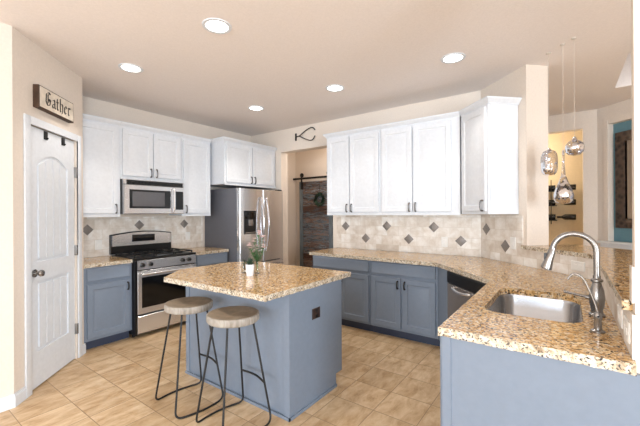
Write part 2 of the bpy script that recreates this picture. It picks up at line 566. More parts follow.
# room seen through the doorway
mb = MB(); mb.box(7.2, 7.3, -1.2, 1.9, 0, ZC); mb.box(F1X + .14, 7.2, -1.3, -1.2, 0, ZC); mb.box(F1X + .14, 7.2, 1.88, 1.98, 0, ZC)
struct('wall_far_room', mb, 'cream')
# angled dining wall with the niche; local x runs toward the right of the photo
Tf = Matrix.Translation((F1X + .005, F1X + .005 - F2C, 0)) @ Matrix.Rotation(math.radians(-135), 4, 'Z')
n0, n1, nz0, nz1 = .146, 1.15, 1.03, 2.60
mb = MB(Tf)
mb.box(-.03, n0, 0, .08, 0, ZC); mb.box(n1, 4.2, 0, .08, 0, ZC); mb.box(n0, n1, 0, .08, 0, nz0); mb.box(n0, n1, 0, .08, nz1, ZC)
struct('wall_dining_angled', mb, 'wall')
mb = MB(Tf); mb.box(n0 - .15, n1 + .1, .081, .12, nz0 - .1, nz1 + .1)
struct('wall_niche', mb, 'teal')
mb = MB(Tf); mb.box(n0 - .004, n0 + .001, -.012, .08, nz0, nz1); mb.box(n0 - .05, n0 - .004, -.012, -.001, nz0, nz1 + .05)
struct('trim_2', mb, 'wall')
mb = MB(Tf); mb.box(n0 - .12, n1 + .1, -.06, .08, nz0 - .025, nz0 + .006, .005); mb.box(n0 - .09, n1 + .08, -.03, -.001, nz0 - .075, nz0 - .025)
struct('trim_3', mb, 'trim')
# remaining shell: wall with windows behind the camera, right opening added for fill light
mb = MB()
for a, b in ((-4.25, -2.7), (-.4, .6), (2.9, 3.345)): mb.box(-6.65, -6.5, a, b, 0, ZC)
for a, b in ((-2.7, -.4), (.6, 2.9)): mb.box(-6.65, -6.5, a, b, 0, .25); mb.box(-6.65, -6.5, a, b, 2.45, ZC)
struct('wall_rear', mb, 'wall')
mb = MB()
mb.box(-6.65, -2.65, -4.2, -4.05, 0, ZC); mb.box(-.35, 3.6, -4.2, -4.05, 0, ZC); mb.box(-2.65, -.35, -4.2, -4.05, 0, .25); mb.box(-2.65, -.35, -4.2, -4.05, 2.45, ZC)
struct('wall_right', mb, 'wall')

# ---------------------------------------------------------------- recessed ceiling lights
lamps = [((1.613, 2.119), 'nearest, above the island and stools'), ((1.583, 3.394), 'leftmost, in front of the pantry and range'),
         ((3.203, 2.11), 'farther one between island and white corner cabinets'), ((3.228, .836), 'rightmost, above the dishwasher corner'),
         ((3.175, 3.357), 'smallest, in front of the refrigerator')]
proto = thing('recessed_ceiling_light', '', 'ceiling light', (0, 0, 0))
MB().lathe([(.083, -.001), (.108, -.001), (.106, -.007), (.083, -.007)], seg=32, closed=False).build('trim_ring', 'trim', proto)
MB().lathe([(.001, -.004), (.082, -.004), (.082, -.0015), (.001, -.0015)], seg=32).build('lamp_disc', 'glow', proto)
for i, ((x, y), txt) in enumerate(lamps):
    o = proto if i == 0 else copy_tree(proto)
    place(o, (x, y, ZC))
    tag(o, 'round recessed ceiling light, ' + txt, 'ceiling light', 'recessed ceiling lights')
    l = bpy.data.lights.new('downlight', 'SPOT')
    l.energy = P_LAMP * (3.2 if (x > 3 and y < 2.5) else 6.5); l.color = (1, .95, .88); l.spot_size = math.radians(112); l.spot_blend = .5; l.shadow_soft_size = .08
    lo = bpy.data.objects.new('downlight', l); COL.objects.link(lo); lo.location = (x, y, ZC - .02)
l = bpy.data.lights.new('far_room_lamp', 'POINT'); l.energy = 40; l.color = (1, .88, .70); l.shadow_soft_size = .15
lo = bpy.data.objects.new('far_room_lamp', l); COL.objects.link(lo); lo.location = (6.7, 1.0, 2.4)
l = bpy.data.lights.new('hall_lamp', 'POINT'); l.energy = 14; l.color = (1, .86, .70); l.shadow_soft_size = .15
lo = bpy.data.objects.new('hall_lamp', l); COL.objects.link(lo); lo.location = (4.95, 3.2, 2.6)

# ---------------------------------------------------------------- cabinets
def door_mesh(x0, x1, z0, z1, y=0, t=.02, rail=.055, flat=False):
    mb = MB()
    L = [(0, y), (0, y - t + .003), (.003, y - t)]
    if flat:
        L += [(.012, y - t), (.018, y - t + .003)]
    else:
        L += [(rail, y - t), (rail + .006, y - t + .009), (rail + .022, y - t + .009), (rail + .040, y - t + .004)]
    return mb.panel(x0, x1, z0, z1, L)
def pull(parent, x, z, y, vert=True, L=.10, mat='pewter'):
    mb = MB(); h = L / 2
    if vert:
        pts = [(x, y, z - h), (x, y - .022, z - h + .004), (x, y - .030, z), (x, y - .022, z + h - .004), (x, y, z + h)]
    else:
        pts = [(x - h, y, z), (x - h + .004, y - .022, z), (x, y - .03, z), (x + h - .004, y - .022, z), (x + h, y, z)]
    mb.tube(smoothpath(pts, 4), .0085, 8)
    return mb.build('handle', mat, parent)
def crown(c, x0, x1, z, left=True, right=True, depth=.33):
    mb = MB()
    steps = [(0, .004), (.012, .006), (.018, .014), (.040, .034), (.048, .040), (.060, .040)]
    R = []
    for dz_, e_ in steps:
        a = x0 - (e_ if left else 0); b = x1 + (e_ if right else 0)
        R.append([(a, -e_, z + dz_), (b, -e_, z + dz_), (b, depth, z + dz_), (a, depth, z + dz_)])
    mb.rings(R); return mb.build('crown_molding', 'white', c)
def upper(label, loc, rot, W, z0, z1, doors, depth=.328, group='white upper cabinets', cl=False, cr=False, crown_x=None):
    c = thing('upper_cabinet', label, 'cabinet', loc, rot, group)
    mb = MB(); mb.box(g, W - g, 0, depth, z0, z1); mb.box(g, W - g, -.004, 0, z0 - .012, z0 + .02)
    mb.build('cabinet_body', 'white', c)
    for (x0, x1, hx) in doors:
        d = door_mesh(x0, x1, z0 + .03, z1 - .02, -.0045).build('door', 'white', c)
        pull(d, hx, z0 + .085, -.026)
    cx = crown_x or (g, W - g)
    crown(c, cx[0], cx[1], z1, cl, cr, depth)
    return c
fA = YA - .33
upper('white upper cabinet left of the microwave, nearest the pantry', (1.398, fA, 0), 0, .490, ZB, ZTD, [(.03, .46, .43)])
upper('short white cabinet with two doors directly above the microwave', (1.889, fA, 0), 0, .800, 1.872, ZTD, [(.022, .388, .358), (.402, .782, .432)])
upper('white upper cabinet between microwave and refrigerator', (2.690, fA, 0), 0, .475, ZB, ZTD, [(.022, .452, .052)])
upper('deep white cabinet with two doors above the refrigerator', (3.20, 4.056, 0), 0, 1.078, 1.872, ZTD + .01, [(.03, .53, .50), (.545, 1.035, .575)], depth=.607, cl=True)
fB = 3.953
upper('white two door upper cabinet nearest the hall opening', (fB, 2.75, 0), -90, .835, ZB, ZTD, [(.025, .375, .345), (.39, .812, .42)], cl=True)
upper('white two door upper cabinet in the middle of the back wall run', (fB, 1.914, 0), -90, .96, ZB, ZTD, [(.022, .415, .385), (.432, .868, .462)])
# diagonal corner cabinet: pentagon-ish body, front along the diagonal
Lc = (fB - 3.63) * S2
c = thing('upper_cabinet', 'white angled upper cabinet at right end, beside the wall end and pendants', 'cabinet', (fB, fB - 3.012, 0), -135, 'white upper cabinets')
mb = MB()
bodyp = [(.004, 0), (Lc, 0), (Lc, .327), (-.13, .327)]
mb.prism(bodyp, ZB, ZTD); mb.build('cabinet_body', 'white', c)
d = door_mesh(.03, Lc - .025, ZB + .03, ZTD - .02, -.0005).build('door', 'white', c)
pull(d, Lc - .055, ZB + .085, -.022)
MB().panel(-.30, -.02, ZB + .0, ZTD - .0, [(0, 0), (0, -.008), (.002, -.01)]).build('side_panel', 'white', c)
sp = [o for o in bpy.data.objects if o.parent == c and o.name.startswith('side_panel')][0]
sp.location = (Lc + .0005, .0, 0); sp.rotation_euler = (0, 0, PI / 2); sp.location = (Lc + .001, .322, 0)
mb = MB()
R = []
for dz_, e_ in [(0, .004), (.012, .006), (.018, .014), (.040, .034), (.048, .040), (.060, .040)]:
    R.append([(-.414 * e_ + .004, -e_, ZTD + dz_), (Lc + e_ + .011, -e_, ZTD + dz_), (Lc + e_ + .011, .327, ZTD + dz_), (-.13, .327, ZTD + dz_)])
mb.rings(R).build('crown_molding', 'white', c)

def base(label, loc, rot, W, H, drawers, doors, depth, group='blue grey base cabinets', toe=.075, pmat='iron'):
    c = thing('base_cabinet', label, 'cabinet', loc, rot, group)
    MB().box(g, W - g, 0, depth, .105, H).build('cabinet_body', 'blue', c)
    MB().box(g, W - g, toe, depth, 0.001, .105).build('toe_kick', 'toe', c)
    for (x0, x1) in drawers:
        door_mesh(x0, x1, .73, H - .012, -.0005, flat=True).build('drawer', 'blue', c)
    for (x0, x1, hx) in doors:
        d = door_mesh(x0, x1, .135, .695, -.0005).build('door', 'blue', c)
        if hx is not None: pull(d, hx, .625, -.021, mat=pmat, L=.08)
    return c
HB = .873
fAb = YA - .638 + .02
dA = YA - fAb - .002
base('blue grey base cabinet with one drawer and door, left of the range', (1.398, fAb, 0), 0, .486, HB, [(.03, .46)], [(.03, .46, .43)], dA)
base('blue grey base cabinet with one drawer and door, between range and refrigerator', (2.70, fAb, 0), 0, .545, HB, [(.02, .52)], [(.02, .52, .05)], dA)
fBb = 3.605; dB = XB - fBb - .002
base('blue grey base cabinet nearest the hall opening, partly behind the island', (fBb, 2.745, 0), -90, .855, HB, [(.02, .838)], [(.02, .42, .39), (.438, .838, .468)], dB)
base('blue grey base cabinet with wide drawer and two doors, left of the dishwasher', (fBb, 1.889, 0), -90, .79, HB, [(.02, .77)], [(.02, .383, .353), (.405, .77, .435)], dB)
# peninsula base: body with end panel; hidden run beneath the sink
c = thing('base_cabinet', 'blue grey peninsula base cabinet under the sink with plain end panel', 'cabinet', (0, 0, 0), 0, 'blue grey base cabinets')
mb = MB()
mb.box(1.60, 1.92, -.185, .455, .105, HB); mb.box(1.92, 2.72, -.185, .455, .105, .60); mb.box(1.92, 2.72, .40, .455, .6, HB)
mb.box(2.72, 2.86, -.185, .45, .105, HB)
mb.build('cabinet_body', 'blue', c)
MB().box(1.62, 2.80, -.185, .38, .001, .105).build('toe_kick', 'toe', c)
mb = MB(); mb.box(1.580, 1.5995, -.355, .463, .001, HB); mb.box(1.573, 1.58, .425, .463, .001, HB); mb.box(1.568, 1.58, -.355, .463, .001, .09)
mb.build('end_panel', 'blue', c)
MB().box(1.585, 1.65, .4635, .475, .105, HB).build('corner_stile', 'blue', c)
for x0, x1, hx in ((1.68, 2.25, 2.22), (2.27, 2.80, 2.30)):
    d = MB(Matrix.Translation((0, .456, 0)) @ Matrix.Rotation(PI, 4, 'Z')).panel(-x1, -x0, .135, .84, [(0, 0), (0, -.017), (.003, -.02), (.055, -.02), (.061, -.011), (.077, -.011), (.095, -.016)]).build('door', 'blue', c)
    d2 = MB(); d2.tube([(hx, .476, .75), (hx, .5, .76), (hx, .5, .82), (hx, .476, .83)], .005, 8); d2.build('handle', 'iron', d)

# dishwasher on the diagonal
p0 = Vector((3.53, 1.09)); p1 = Vector((2.86, .477)); dv = (p1 - p0).normalized(); nv = Vector((-dv.y, dv.x))
ang = math.degrees(math.atan2(dv.y, dv.x))
o2 = p0 + nv * .022 + dv * .16
if nv.x < 0: o2 = p0 - nv * .022 + dv * .16
dw = thing('dishwasher', 'dark stainless dishwasher with black control strip in the angled corner', 'dishwasher', (o2.x, o2.y, 0), ang)
MB().box(.055, .66, .004, .45, .10, .868).build('tub_housing', 'black', dw)
MB().panel(.055, .66, .13, .755, [(0, 0), (0, -.012), (.004, -.016)]).build('door_panel', 'steel_dark', dw)
mb = MB(); mb.panel(.055, .66, .76, .868, [(0, 0), (0, -.015), (.004, -.02)])
for i in range(7): mb.box(.10 + i * .03, .118 + i * .03, -.0215, -.02, .80, .81)
mb.build('control_panel', 'black', dw)
mb = MB()
mb.tube(smoothpath([(.20, -.016, .74), (.21, -.045, .735), (.34, -.055, .722), (.47, -.045, .735), (.48, -.016, .74)], 5), .012, 8)
mb.build('handle', 'steel', dw)
MB().box(.055, .66, .05, .06, .001, .10).build('toe_kick', 'black', dw)
MB().box(.664, .70, .0, .02, .001, .868).build('side_filler', 'blue', dw)
# filler post between base run and dishwasher
c = thing('corner_filler', 'narrow blue grey filler post between base cabinets and dishwasher', 'cabinet filler', (0, 0, 0), 0)
mb = MB(); a = Vector((fBb, 1.098)); b = o2 + dv * .052
mb.prism([(fBb, 1.098), (b.x, b.y), (b.x + .05, b.y + .0), (fBb + .08, 1.098)], .105, HB)
mb.build('post', 'blue', c)
mb = MB(); mb.prism([(fBb + .075, 1.098), (b.x + .07, b.y + .02), (b.x + .10, b.y + .02), (fBb + .10, 1.098)], .001, .104); mb.build('toe_kick', 'toe', c)

# ---------------------------------------------------------------- counters
def rough_edge_slab(pts, z0, z1, name, label, hole=None, rough=None, parent=None):
    """stone slab; jagged side where rough[i] is true for edge i"""
    area2 = sum(pts[i][0] * pts[(i + 1) % len(pts)][1] - pts[(i + 1) % len(pts)][0] * pts[i][1] for i in range(len(pts)))
    if area2 < 0:
        pts = pts[::-1]
        if rough: rough = rough[::-1]; rough = rough[1:] + rough[:1]
    rnd = random.Random(int(sum(p[0] * 97 + p[1] * 31 for p in pts) * 10))
    outer = []
    n = len(pts)
    nl = 5
    cols = []      # list of (x,y,nx,ny,isrough)
    for i in range(n):
        a, b = Vector(pts[i]), Vector(pts[(i + 1) % n])
        d = b - a; L = d.length; d.normalize(); nn = Vector((d.y, -d.x))
        isr = True if rough is None else rough[i]
        k = max(1, int(L / .018)) if isr else 1
        for j in range(k):
            p = a + d * (L * j / k)
            cols.append((p.x, p.y, nn.x, nn.y, isr and j > 0))
    mb = MB()
    rows = []
    for li in range(nl):
        z = z0 + (z1 - z0) * li / (nl - 1)
        row = []
        for (x, y, nx, ny, r) in cols:
            off = 0
            if r:
                off = -.0015 - rnd.random() * (.002 if li == nl - 1 else .009 if li == 0 else .006)
            zz = z + (rnd.uniform(-.002, .003) if r and 0 < li < nl - 1 else 0)
            row.append(mb.v((x + nx * off, y + ny * off, zz)))
        rows.append(row)
    m = len(cols)
    for a, b in zip(rows, rows[1:]):
        for i in range(m):
            mb.f([a[i], a[(i + 1) % m], b[(i + 1) % m], b[i]], 1 if (cols[i][4] or cols[(i + 1) % m][4]) else 0)
    if not hole:
        mb.f(rows[-1], 0); mb.f(rows[0][::-1], 0)
    else:
        ht = [mb.v((x, y, z1)) for x, y in hole]; hb = [mb.v((x, y, z0)) for x, y in hole]
        h = len(hole)
        for i in range(h): mb.f([ht[i], ht[(i + 1) % h], hb[(i + 1) % h], hb[i]], 0)
        mb.bm.edges.ensure_lookup_table()
        for row, hh in ((rows[-1], ht), (rows[0], hb)):
            es = [mb.bm.edges.get((row[i], row[(i + 1) % m])) for i in range(m)] + [mb.bm.edges.get((hh[i], hh[(i + 1) % h])) for i in range(h)]
            bmesh.ops.triangle_fill(mb.bm, use_beauty=True, edges=[x for x in es if x])
    o = mb.build(name, ['granite', 'granite_edge'], smooth=25)
    tag(o, label, 'countertop')
    return o
z0c = HB + .002
rough_edge_slab([(1.398, fAb - .02), (1.885, fAb - .02), (1.885, YA - g), (1.398, YA - g)], z0c, CT, 'granite_countertop', 'small granite countertop left of the range, beside the pantry', rough=[True, False, False, False])
rough_edge_slab([(2.692, fAb - .02), (3.252, fAb - .02), (3.252, YA - g), (2.692, YA - g)], z0c, CT, 'granite_countertop', 'small granite countertop between range and refrigerator', rough=[True, True, False, False])
def rrect(x0, x1, y0, y1, r, n=5):
    out = []
    for cx, cy, a0 in ((x1 - r, y1 - r, 0), (x0 + r, y1 - r, 90), (x0 + r, y0 + r, 180), (x1 - r, y0 + r, 270)):
        for i in range(n + 1):
            a = math.radians(a0 + 90 * i / n); out.append((cx + r * math.cos(a), cy + r * math.sin(a)))
    return out
SX0, SX1, SY0, SY1 = 1.96, 2.64, -.06, .37
main = [(3.60, 2.80), (XB - g, 2.80), (XB - g, XB - CC + 2 * g), (CC - .19, -.19 + 2 * g), (1.56, -.188), (1.56, .477), (2.86, .477), (3.53, 1.09)]
rough_edge_slab(main, z0c, CT, 'granite_countertop', 'long granite countertop that turns the corner and holds the sink', hole=rrect(SX0, SX1, SY0, SY1, .09),
                rough=[True, False, False, False, True, True, True, True])
led = [(3.80, .363), (CC - .042 - .16, -.16), (1.657, -.16), (1.657, -.75), (3.50, -.75), (4.17, -.069), (cs / 2 + CC / 2 - g, (cs - CC) / 2 - 2 * g), (3.8205, .3400)]
rough_edge_slab(led, 1.075, 1.112, 'bar_ledge', 'raised granite bar top running behind the sink below the pendants', rough=[True, True, False, True, True, False, False, False])

# ---------------------------------------------------------------- backsplash
def splash(label, loc, rot, shapes, diamonds, size=.066):
    s_ = thing('tile_backsplash', label, 'backsplash', loc, rot)
    mb = MB()
    for pts in shapes: mb.xz_prism(pts, -.008, -.0005)
    mb.build('tile_field', 'tile', s_)
    for (x, z) in diamonds:
        mb = MB(); r = size
        mb.rings([[(x + dx * q, y, z + dz_ * q) for dx, dz_ in ((-r, 0), (0, -r), (r, 0), (0, r))] for q, y in ((1, -.0075), (1, -.0105), (.93, -.0125))])
        mb.build('accent_tile', 'accent', s_)
    return s_
zl = CT + .001
rect = lambda x0, x1, a, b: [(x0, a), (x1, a), (x1, b), (x0, b)]
splash('cream tile backsplash with dark diamonds behind the range', (0, YA, 0), 0, [rect(1.398, 3.25, zl, ZB - .015)], [(1.655, 1.248), (2.268, 1.287), (2.93, 1.285)])
splash('cream tile backsplash with dark diamonds behind the long back counter', (XB, 0, 0), -90, [rect(-2.80, -(XB - CC) - .004, zl, ZB - .015)],
       [(-y, z) for y, z in ((2.641, 1.241), (2.31, 1.076), (1.987, 1.253), (1.676, 1.088), (1.35, 1.251), (1.029, 1.09))])
lC = (XB - cs / 2 - CC / 2) * S2
lE = (XB - CC + .19) * S2
splash('cream tile backsplash on the angled wall below the bar ledge', (XB, XB - CC, 0), -135, [rect(.004, lC - .048, zl, ZB - .015), rect(lC - .048, lE - .006, zl, 1.073)],
       [((XB - 4.211) * S2 + .0, 1.244), ((XB - 3.994) * S2, 1.081)])
splash('narrow cream tile strip beside the faucet, under the bar ledge', (0, -.19, 0), 180, [rect(-(CC - .19) + .006, -1.601, zl, 1.073), rect(-1.654, -1.601, 1.114, 1.24)], [])

def outlet(label, loc, rot, horiz=False, mat='plastic_white', gang=1, y=-.008):
    o = thing('wall_outlet', label, 'outlet', loc, rot, 'wall outlets and switches')
    w, h = (.0375 * gang, .06 if gang == 1 else .040)
    if horiz: w, h = h, w
    MB().panel(-w, w, -h, h, [(0, y), (0, y - .004), (.004, y - .007)]).build('cover_plate', mat, o)
    for s_ in (-1, 1):
        cx, cz = (s_ * .022, 0) if horiz else (0, s_ * .022)
        mb = MB(); mb.panel(cx - .014, cx + .014, cz - .014, cz + .014, [(0, y - .006), (.001, y - .009)])
        mb.build('socket', mat if mat != 'plastic_brown' else 'black', o)
    return o
outlet('white wall outlet on the tile left of the range', (1.775, YA, 1.06), 0)
outlet('white wall outlet on the tile right of the range', (2.99, YA, 1.10), 0)
outlet('white wall outlet on the back wall tile above the long counter', (XB, 1.22, 1.07), -90)
outlet('white wall outlet on tile left of the faucet under the ledge, nearest the wall end', (3.915, 3.915 - CC, 1.12), -135)
outlet('white horizontal outlet on tile behind the faucet neck', (3.404, -.075, 1.0), -135, True)
outlet('white horizontal outlet on tile strip right of the faucet', (1.90, -.19, .995), 180, True)
outlet('white horizontal outlet on tile strip at the right picture edge', (1.70, -.19, .995), 180, True)

# ---------------------------------------------------------------- island
isl = thing('kitchen_island', 'blue grey kitchen island base under the granite top', 'kitchen island', (0, 0, 0))
IX0, IX1, IY0, IY1 = 1.775, 2.44, 1.556, 2.79
MB().box(IX0 + .012, IX1 - .02, IY0 + .012, IY1 - .012, .105, HB).build('cabinet_body', 'blue', isl)
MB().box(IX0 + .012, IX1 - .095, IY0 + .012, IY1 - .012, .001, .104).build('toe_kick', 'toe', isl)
mb = MB(); mb.box(IX0, IX0 + .0115, IY0 + .05, IY1 - .05, .001, HB); mb.box(IX0 - .008, IX0 + .0115, IY0 - .002, IY0 + .05, .001, HB); mb.box(IX0 - .008, IX0 + .0115, IY1 - .05, IY1, .001, HB)
mb.build('front_panel', 'blue', isl)
mb = MB(); mb.xz_prism([(IX0 + .0116, .001), (IX1 - .09, .001), (IX1 - .09, .105), (IX1, .105), (IX1, HB), (IX0 + .0116, HB)], IY0 - .002, IY0 + .011)
mb.build('side_panel', 'blue', isl)
mb = MB(); mb.xz_prism([(IX0 + .0116, .001), (IX1 - .09, .001), (IX1 - .09, .105), (IX1, .105), (IX1, HB), (IX0 + .0116, HB)], IY1 - .011, IY1)
mb.build('side_panel', 'blue', isl)
mb = MB(); mb.box(IX0 - .018, IX0 - .008, IY0 - .012, IY1, .001, .022); mb.box(IX0 - .018, IX1 - .09, IY0 - .012, IY0 - .002, .001, .022)
mb.build('shoe_molding', 'blue', isl)
for x0, x1 in ((-2.76, -2.19), (-2.17, -1.60)):
    T = Matrix.Translation((IX1 - .019, 0, 0)) @ Matrix.Rotation(PI / 2, 4, 'Z')
    MB(T).panel(-x1, -x0, .135, .85, [(0, 0), (0, -.017), (.003, -.02), (.055, -.02), (.061, -.011), (.095, -.011)]).build('door', 'blue', isl)
rough_edge_slab([(1.525, 1.54), (2.575, 1.54), (2.575, 2.70), (2.37, 2.93), (1.80, 2.93), (1.50, 2.68)], z0c, CT, 'island_countertop', 'granite island countertop with clipped corners and two stools below')
outlet('dark brown double outlet on the shaded side of the island', (2.075, IY0 - .002, .672), 0, mat='plastic_brown', gang=1.3, y=-.001)

# ---------------------------------------------------------------- range
RX = 1.890; RW = .798; RF = 3.998
rg = thing('gas_range', 'stainless gas range with black cooktop and four front knobs', 'range', (RX, RF, 0))
mb = MB(); mb.box(.002, RW - .004, .03, .64, .04, .895); mb.box(.002, .026, -.012, .03, .04, .895); mb.build('body', 'black', rg)
mb = MB(); mb.box(.0, RW, .0, .60, .897, .922, .004); mb.build('cooktop', 'black', rg)
# grates
for gx in (.03, .285, .54):
    mb = MB(); w = .23
    for q in (0, .5, 1): mb.box(gx + q * w - .006, gx + q * w + .006, .05, .54, .940, .953)
    for q in (.05, .295, .528): mb.box(gx, gx + w, q, q + .012, .940, .953)
    for qx in (0, 1):
        for qy in (.06, .53): mb.box(gx + qx * w - .006, gx + qx * w + .006, qy - .006, qy + .006, .922, .945)
    mb.build('grate', 'castiron', rg)
for bx, by in ((.145, .17), (.145, .42), (.40, .295), (.655, .17), (.655, .42)):
    MB().lathe([(.001, .9225), (.048, .9225), (.046, .934), (.03, .936), (.001, .938)], (bx, by, 0)).build('burner', 'castiron', rg)
mb = MB(); mb.panel(.028, RW, .785, .895, [(0, .03), (0, .004), (.004, 0)]); mb.build('control_panel', 'steel', rg)
for kx_ in (.09, .185, .60, .69):
    mb = MB(); mb.lathe([(.026, 0), (.026, -.006), (.021, -.009), (.019, -.032), (.001, -.034)], (kx_, -.001, .842), 'y', 20)
    mb.box(kx_ - .004, kx_ + .004, -.042, -.03, .825, .859)
    mb.build('knob', 'black', rg)
mb = MB(); mb.panel(.028, RW - .004, .275, .775, [(0, .03), (0, -.012), (.004, -.016), (.075, -.016), (.077, -.014)])
dr = mb.build('oven_door', 'steel', rg)
MB().panel(.075, RW - .062, .345, .70, [(0, -.012), (0, -.0175), (.002, -.019)]).build('oven_window', 'glass_dark', dr)
mb = MB(); mb.tube([(.05, -.06, .738), (RW - .05, -.06, .738)], .013, 12); mb.cyl((.08, -.016, .738), (.08, -.06, .738), .009); mb.cyl((RW - .08, -.016, .738), (RW - .08, -.06, .738), .009)
mb.build('handle', 'steel', dr)
MB().panel(.028, RW - .004, .055, .255, [(0, .03), (0, -.012), (.004, -.016)]).build('drawer', 'steel', rg)
# backguard with curved top
mb = MB(); n = 14
top = lambda x: 1.175 + .035 * math.sin(PI * x / RW)
prof = [(.0, .93)] + [(RW, .93)] + [(RW - RW * i / n, top(RW - RW * i / n)) for i in range(n + 1)]
mb.xz_prism(prof, .601, .645)
bgd = mb.build('backguard', 'black', rg)
mb = MB(); prof = [(.012, 1.03), (RW - .012, 1.03)] + [(RW - .012 - (RW - .024) * i / n, top(RW - .012 - (RW - .024) * i / n) - .012) for i in range(n + 1)]
mb.xz_prism(prof, .588, .6005); mb.build('control_fascia', 'steel', bgd)
mb = MB(); mb.box(.25, .55, .584, .5875, 1.075, 1.165, .001)
mb.build('display', 'glass_dark', bgd)
mb = MB()
for lx in (.03, RW - .05):
    for ly in (.1, .58): mb.cyl((lx, ly, 0.001), (lx, ly, .045), .018)
mb.build('levelling_feet', 'black', rg)

# ---------------------------------------------------------------- microwave
mw = thing('microwave', 'stainless over-the-range microwave with dark window', 'microwave', (RX + .004, YA - .40, 0))
WM = .790
MB().box(0, WM, .02, .398, 1.437, 1.858).build('body', 'black', mw)
MB().panel(0, WM, 1.795, 1.858, [(0, .02), (0, .004), (.003, 0)]).build('vent_strip', 'steel', mw)
mb = MB()
mb.box(.035, WM - .02, -.002, -.0003, 1.798, 1.850)
for i in range(5): mb.box(.04, WM - .025, -.006, -.002, 1.803 + i * .009, 1.808 + i * .009)
mb.build('vent_grille', 'black', mw)
md = MB().panel(0, WM * .99, 1.437, 1.790, [(0, .02), (0, -.012), (.006, -.018)]).build('door', 'steel', mw)
MB().panel(.06, .585, 1.505, 1.735, [(0, -.017), (0, -.019), (.002, -.021)]).build('window_frame', 'glass_dark', md)
MB().panel(.095, .50, 1.53, 1.71, [(0, -.0205), (0, -.0225), (.002, -.0235)]).build('window', 'mw_glass', md)
MB().panel(.655, .765, 1.49, 1.735, [(0, -.017), (0, -.019), (.002, -.021)]).build('keypad', 'glass_dark', mw)
mb = MB(); mb.tube(smoothpath([(.615, -.018, 1.46), (.615, -.05, 1.475), (.615, -.062, 1.61), (.615, -.05, 1.755), (.615, -.018, 1.77)], 5), .011, 10); mb.build('handle', 'steel', md)

# ---------------------------------------------------------------- refrigerator
FX, FY, FW = 3.272, 3.80, .918
fr = thing('refrigerator', 'stainless french door refrigerator with ice dispenser and dark grey side', 'refrigerator', (FX, FY, 0))
MB().box(.004, FW - .004, .075, .84, .02, 1.805, .004).build('body', 'fridge_side', fr)
half = FW / 2
def fdoor(x0, x1, z0, z1):
    mb = MB(); r = .02
    pts = [(x0, .07), (x1, .07), (x1, r)] + [(x1 - r + r * math.cos(a), r - r * math.sin(a)) for a in (PI / 6, PI / 3, PI / 2)] + [(x0 + r - r * math.sin(a), r - r * math.cos(a)) for a in (0, PI / 6, PI / 3)] + [(x0, r)]
    return mb.prism(pts, z0, z1)
dl = fdoor(.0, half - .003, .70, 1.80).build('door', 'steel', fr)
drr = fdoor(half + .003, FW, .70, 1.80).build('door', 'steel', fr)
fz = fdoor(.0, FW, .36, .685).build('freezer_drawer', 'steel', fr)
fz2 = fdoor(.0, FW, .03, .35).build('freezer_drawer', 'steel', fr)
# dispenser: recess with surround
ix0, ix1, iz0, iz1 = .07, .31, 1.13, 1.475
mb = MB(); mb.panel(ix0, ix1, iz0, iz1, [(0, 0), (0, -.006), (.01, -.007), (.014, -.003)]); mb.build('dispenser', 'black', dl)
MB().panel(ix0 + .01, ix1 - .01, iz1 - .115, iz1 - .01, [(0, -.006), (0, -.010), (.002, -.011)]).build('dispenser_display', 'glass_dark', dl)
mb = MB(); mb.box(ix0 + .075, ix1 - .075, -.02, -.004, iz0 + .12, iz0 + .215, .003); mb.box(ix0 + .02, ix1 - .02, -.018, -.004, iz0 + .01, iz0 + .03, .003); mb.build('dispenser_paddle', 'nickel', dl)
def fhandle(x, z0, z1, bow, parent):
    mb = MB(); mb.tube(smoothpath([(x, 0.0, z0), (x, -.035, z0 + .02), (x + bow, -.075, (z0 + z1) / 2), (x, -.035, z1 - .02), (x, 0.0, z1)], 6), .014, 10)
    mb.build('handle', 'chrome', parent)
fhandle(half - .055, .87, 1.66, 0, dl); fhandle(half + .055, .87, 1.66, 0, drr)
for zz, pp in ((.625, fz), (.29, fz2)):
    mb = MB(); mb.tube(smoothpath([(.07, 0, zz), (.08, -.04, zz), (half, -.055, zz), (FW - .08, -.04, zz), (FW - .07, 0, zz)], 6), .013, 10); mb.build('handle', 'chrome', pp)
mb = MB()
for hx in (.05, FW - .05): mb.box(hx - .04, hx + .04, .02, .10, 1.802, 1.822, .004)
mb.build('hinge_cover', 'black', fr)

# ---------------------------------------------------------------- sink
sk = thing('kitchen_sink', 'stainless undermount double bowl sink with low divider', 'sink', (0, 0, 0))
def bowl(x0, x1, zt, name, rr=.09):
    mb = MB(); R = []
    for ins, z in ((-.012, z0c - .001), (0, z0c - .001), (.004, z0c - .02), (.012, .72), (.03, .695), (.06, .69)):
        R.append([(x, y, z) for x, y in rrect(x0 + ins, x1 - ins, SY0 + ins, SY1 - ins, max(.02, rr - ins * .3))])
    mb.rings(R, False)
    mb.f([mb.v(p) for p in R[-1]])
    mb.bm.verts.ensure_lookup_table()
    o = mb.build(name, 'sinksteel', sk, smooth=50)
    s_ = o.modifiers.new('shell', 'SOLIDIFY'); s_.thickness = .0015; s_.offset = 1
    return o
xm = (SX0 + SX1) / 2 - .03
# one outer basin and a low dividing ridge
bowl(SX0, SX1, z0c, 'basin')
mb = MB()
mb.rings([[(xm - w, y, z) for w, z in ((.045, .692), (.018, .80), (.008, .815), (-.008, .815), (-.018, .80), (-.045, .692))] for y in (SY0 + .006, SY1 - .006)])
mb.build('divider', 'sinksteel', sk, smooth=60)
for dxx in ((SX0 + xm) / 2, (SX1 + xm) / 2):
    MB().lathe([(.001, .6915), (.042, .6915), (.042, .694), (.03, .695), (.028, .692), (.001, .692)], (dxx, .13, 0)).build('drain', 'chrome', sk)

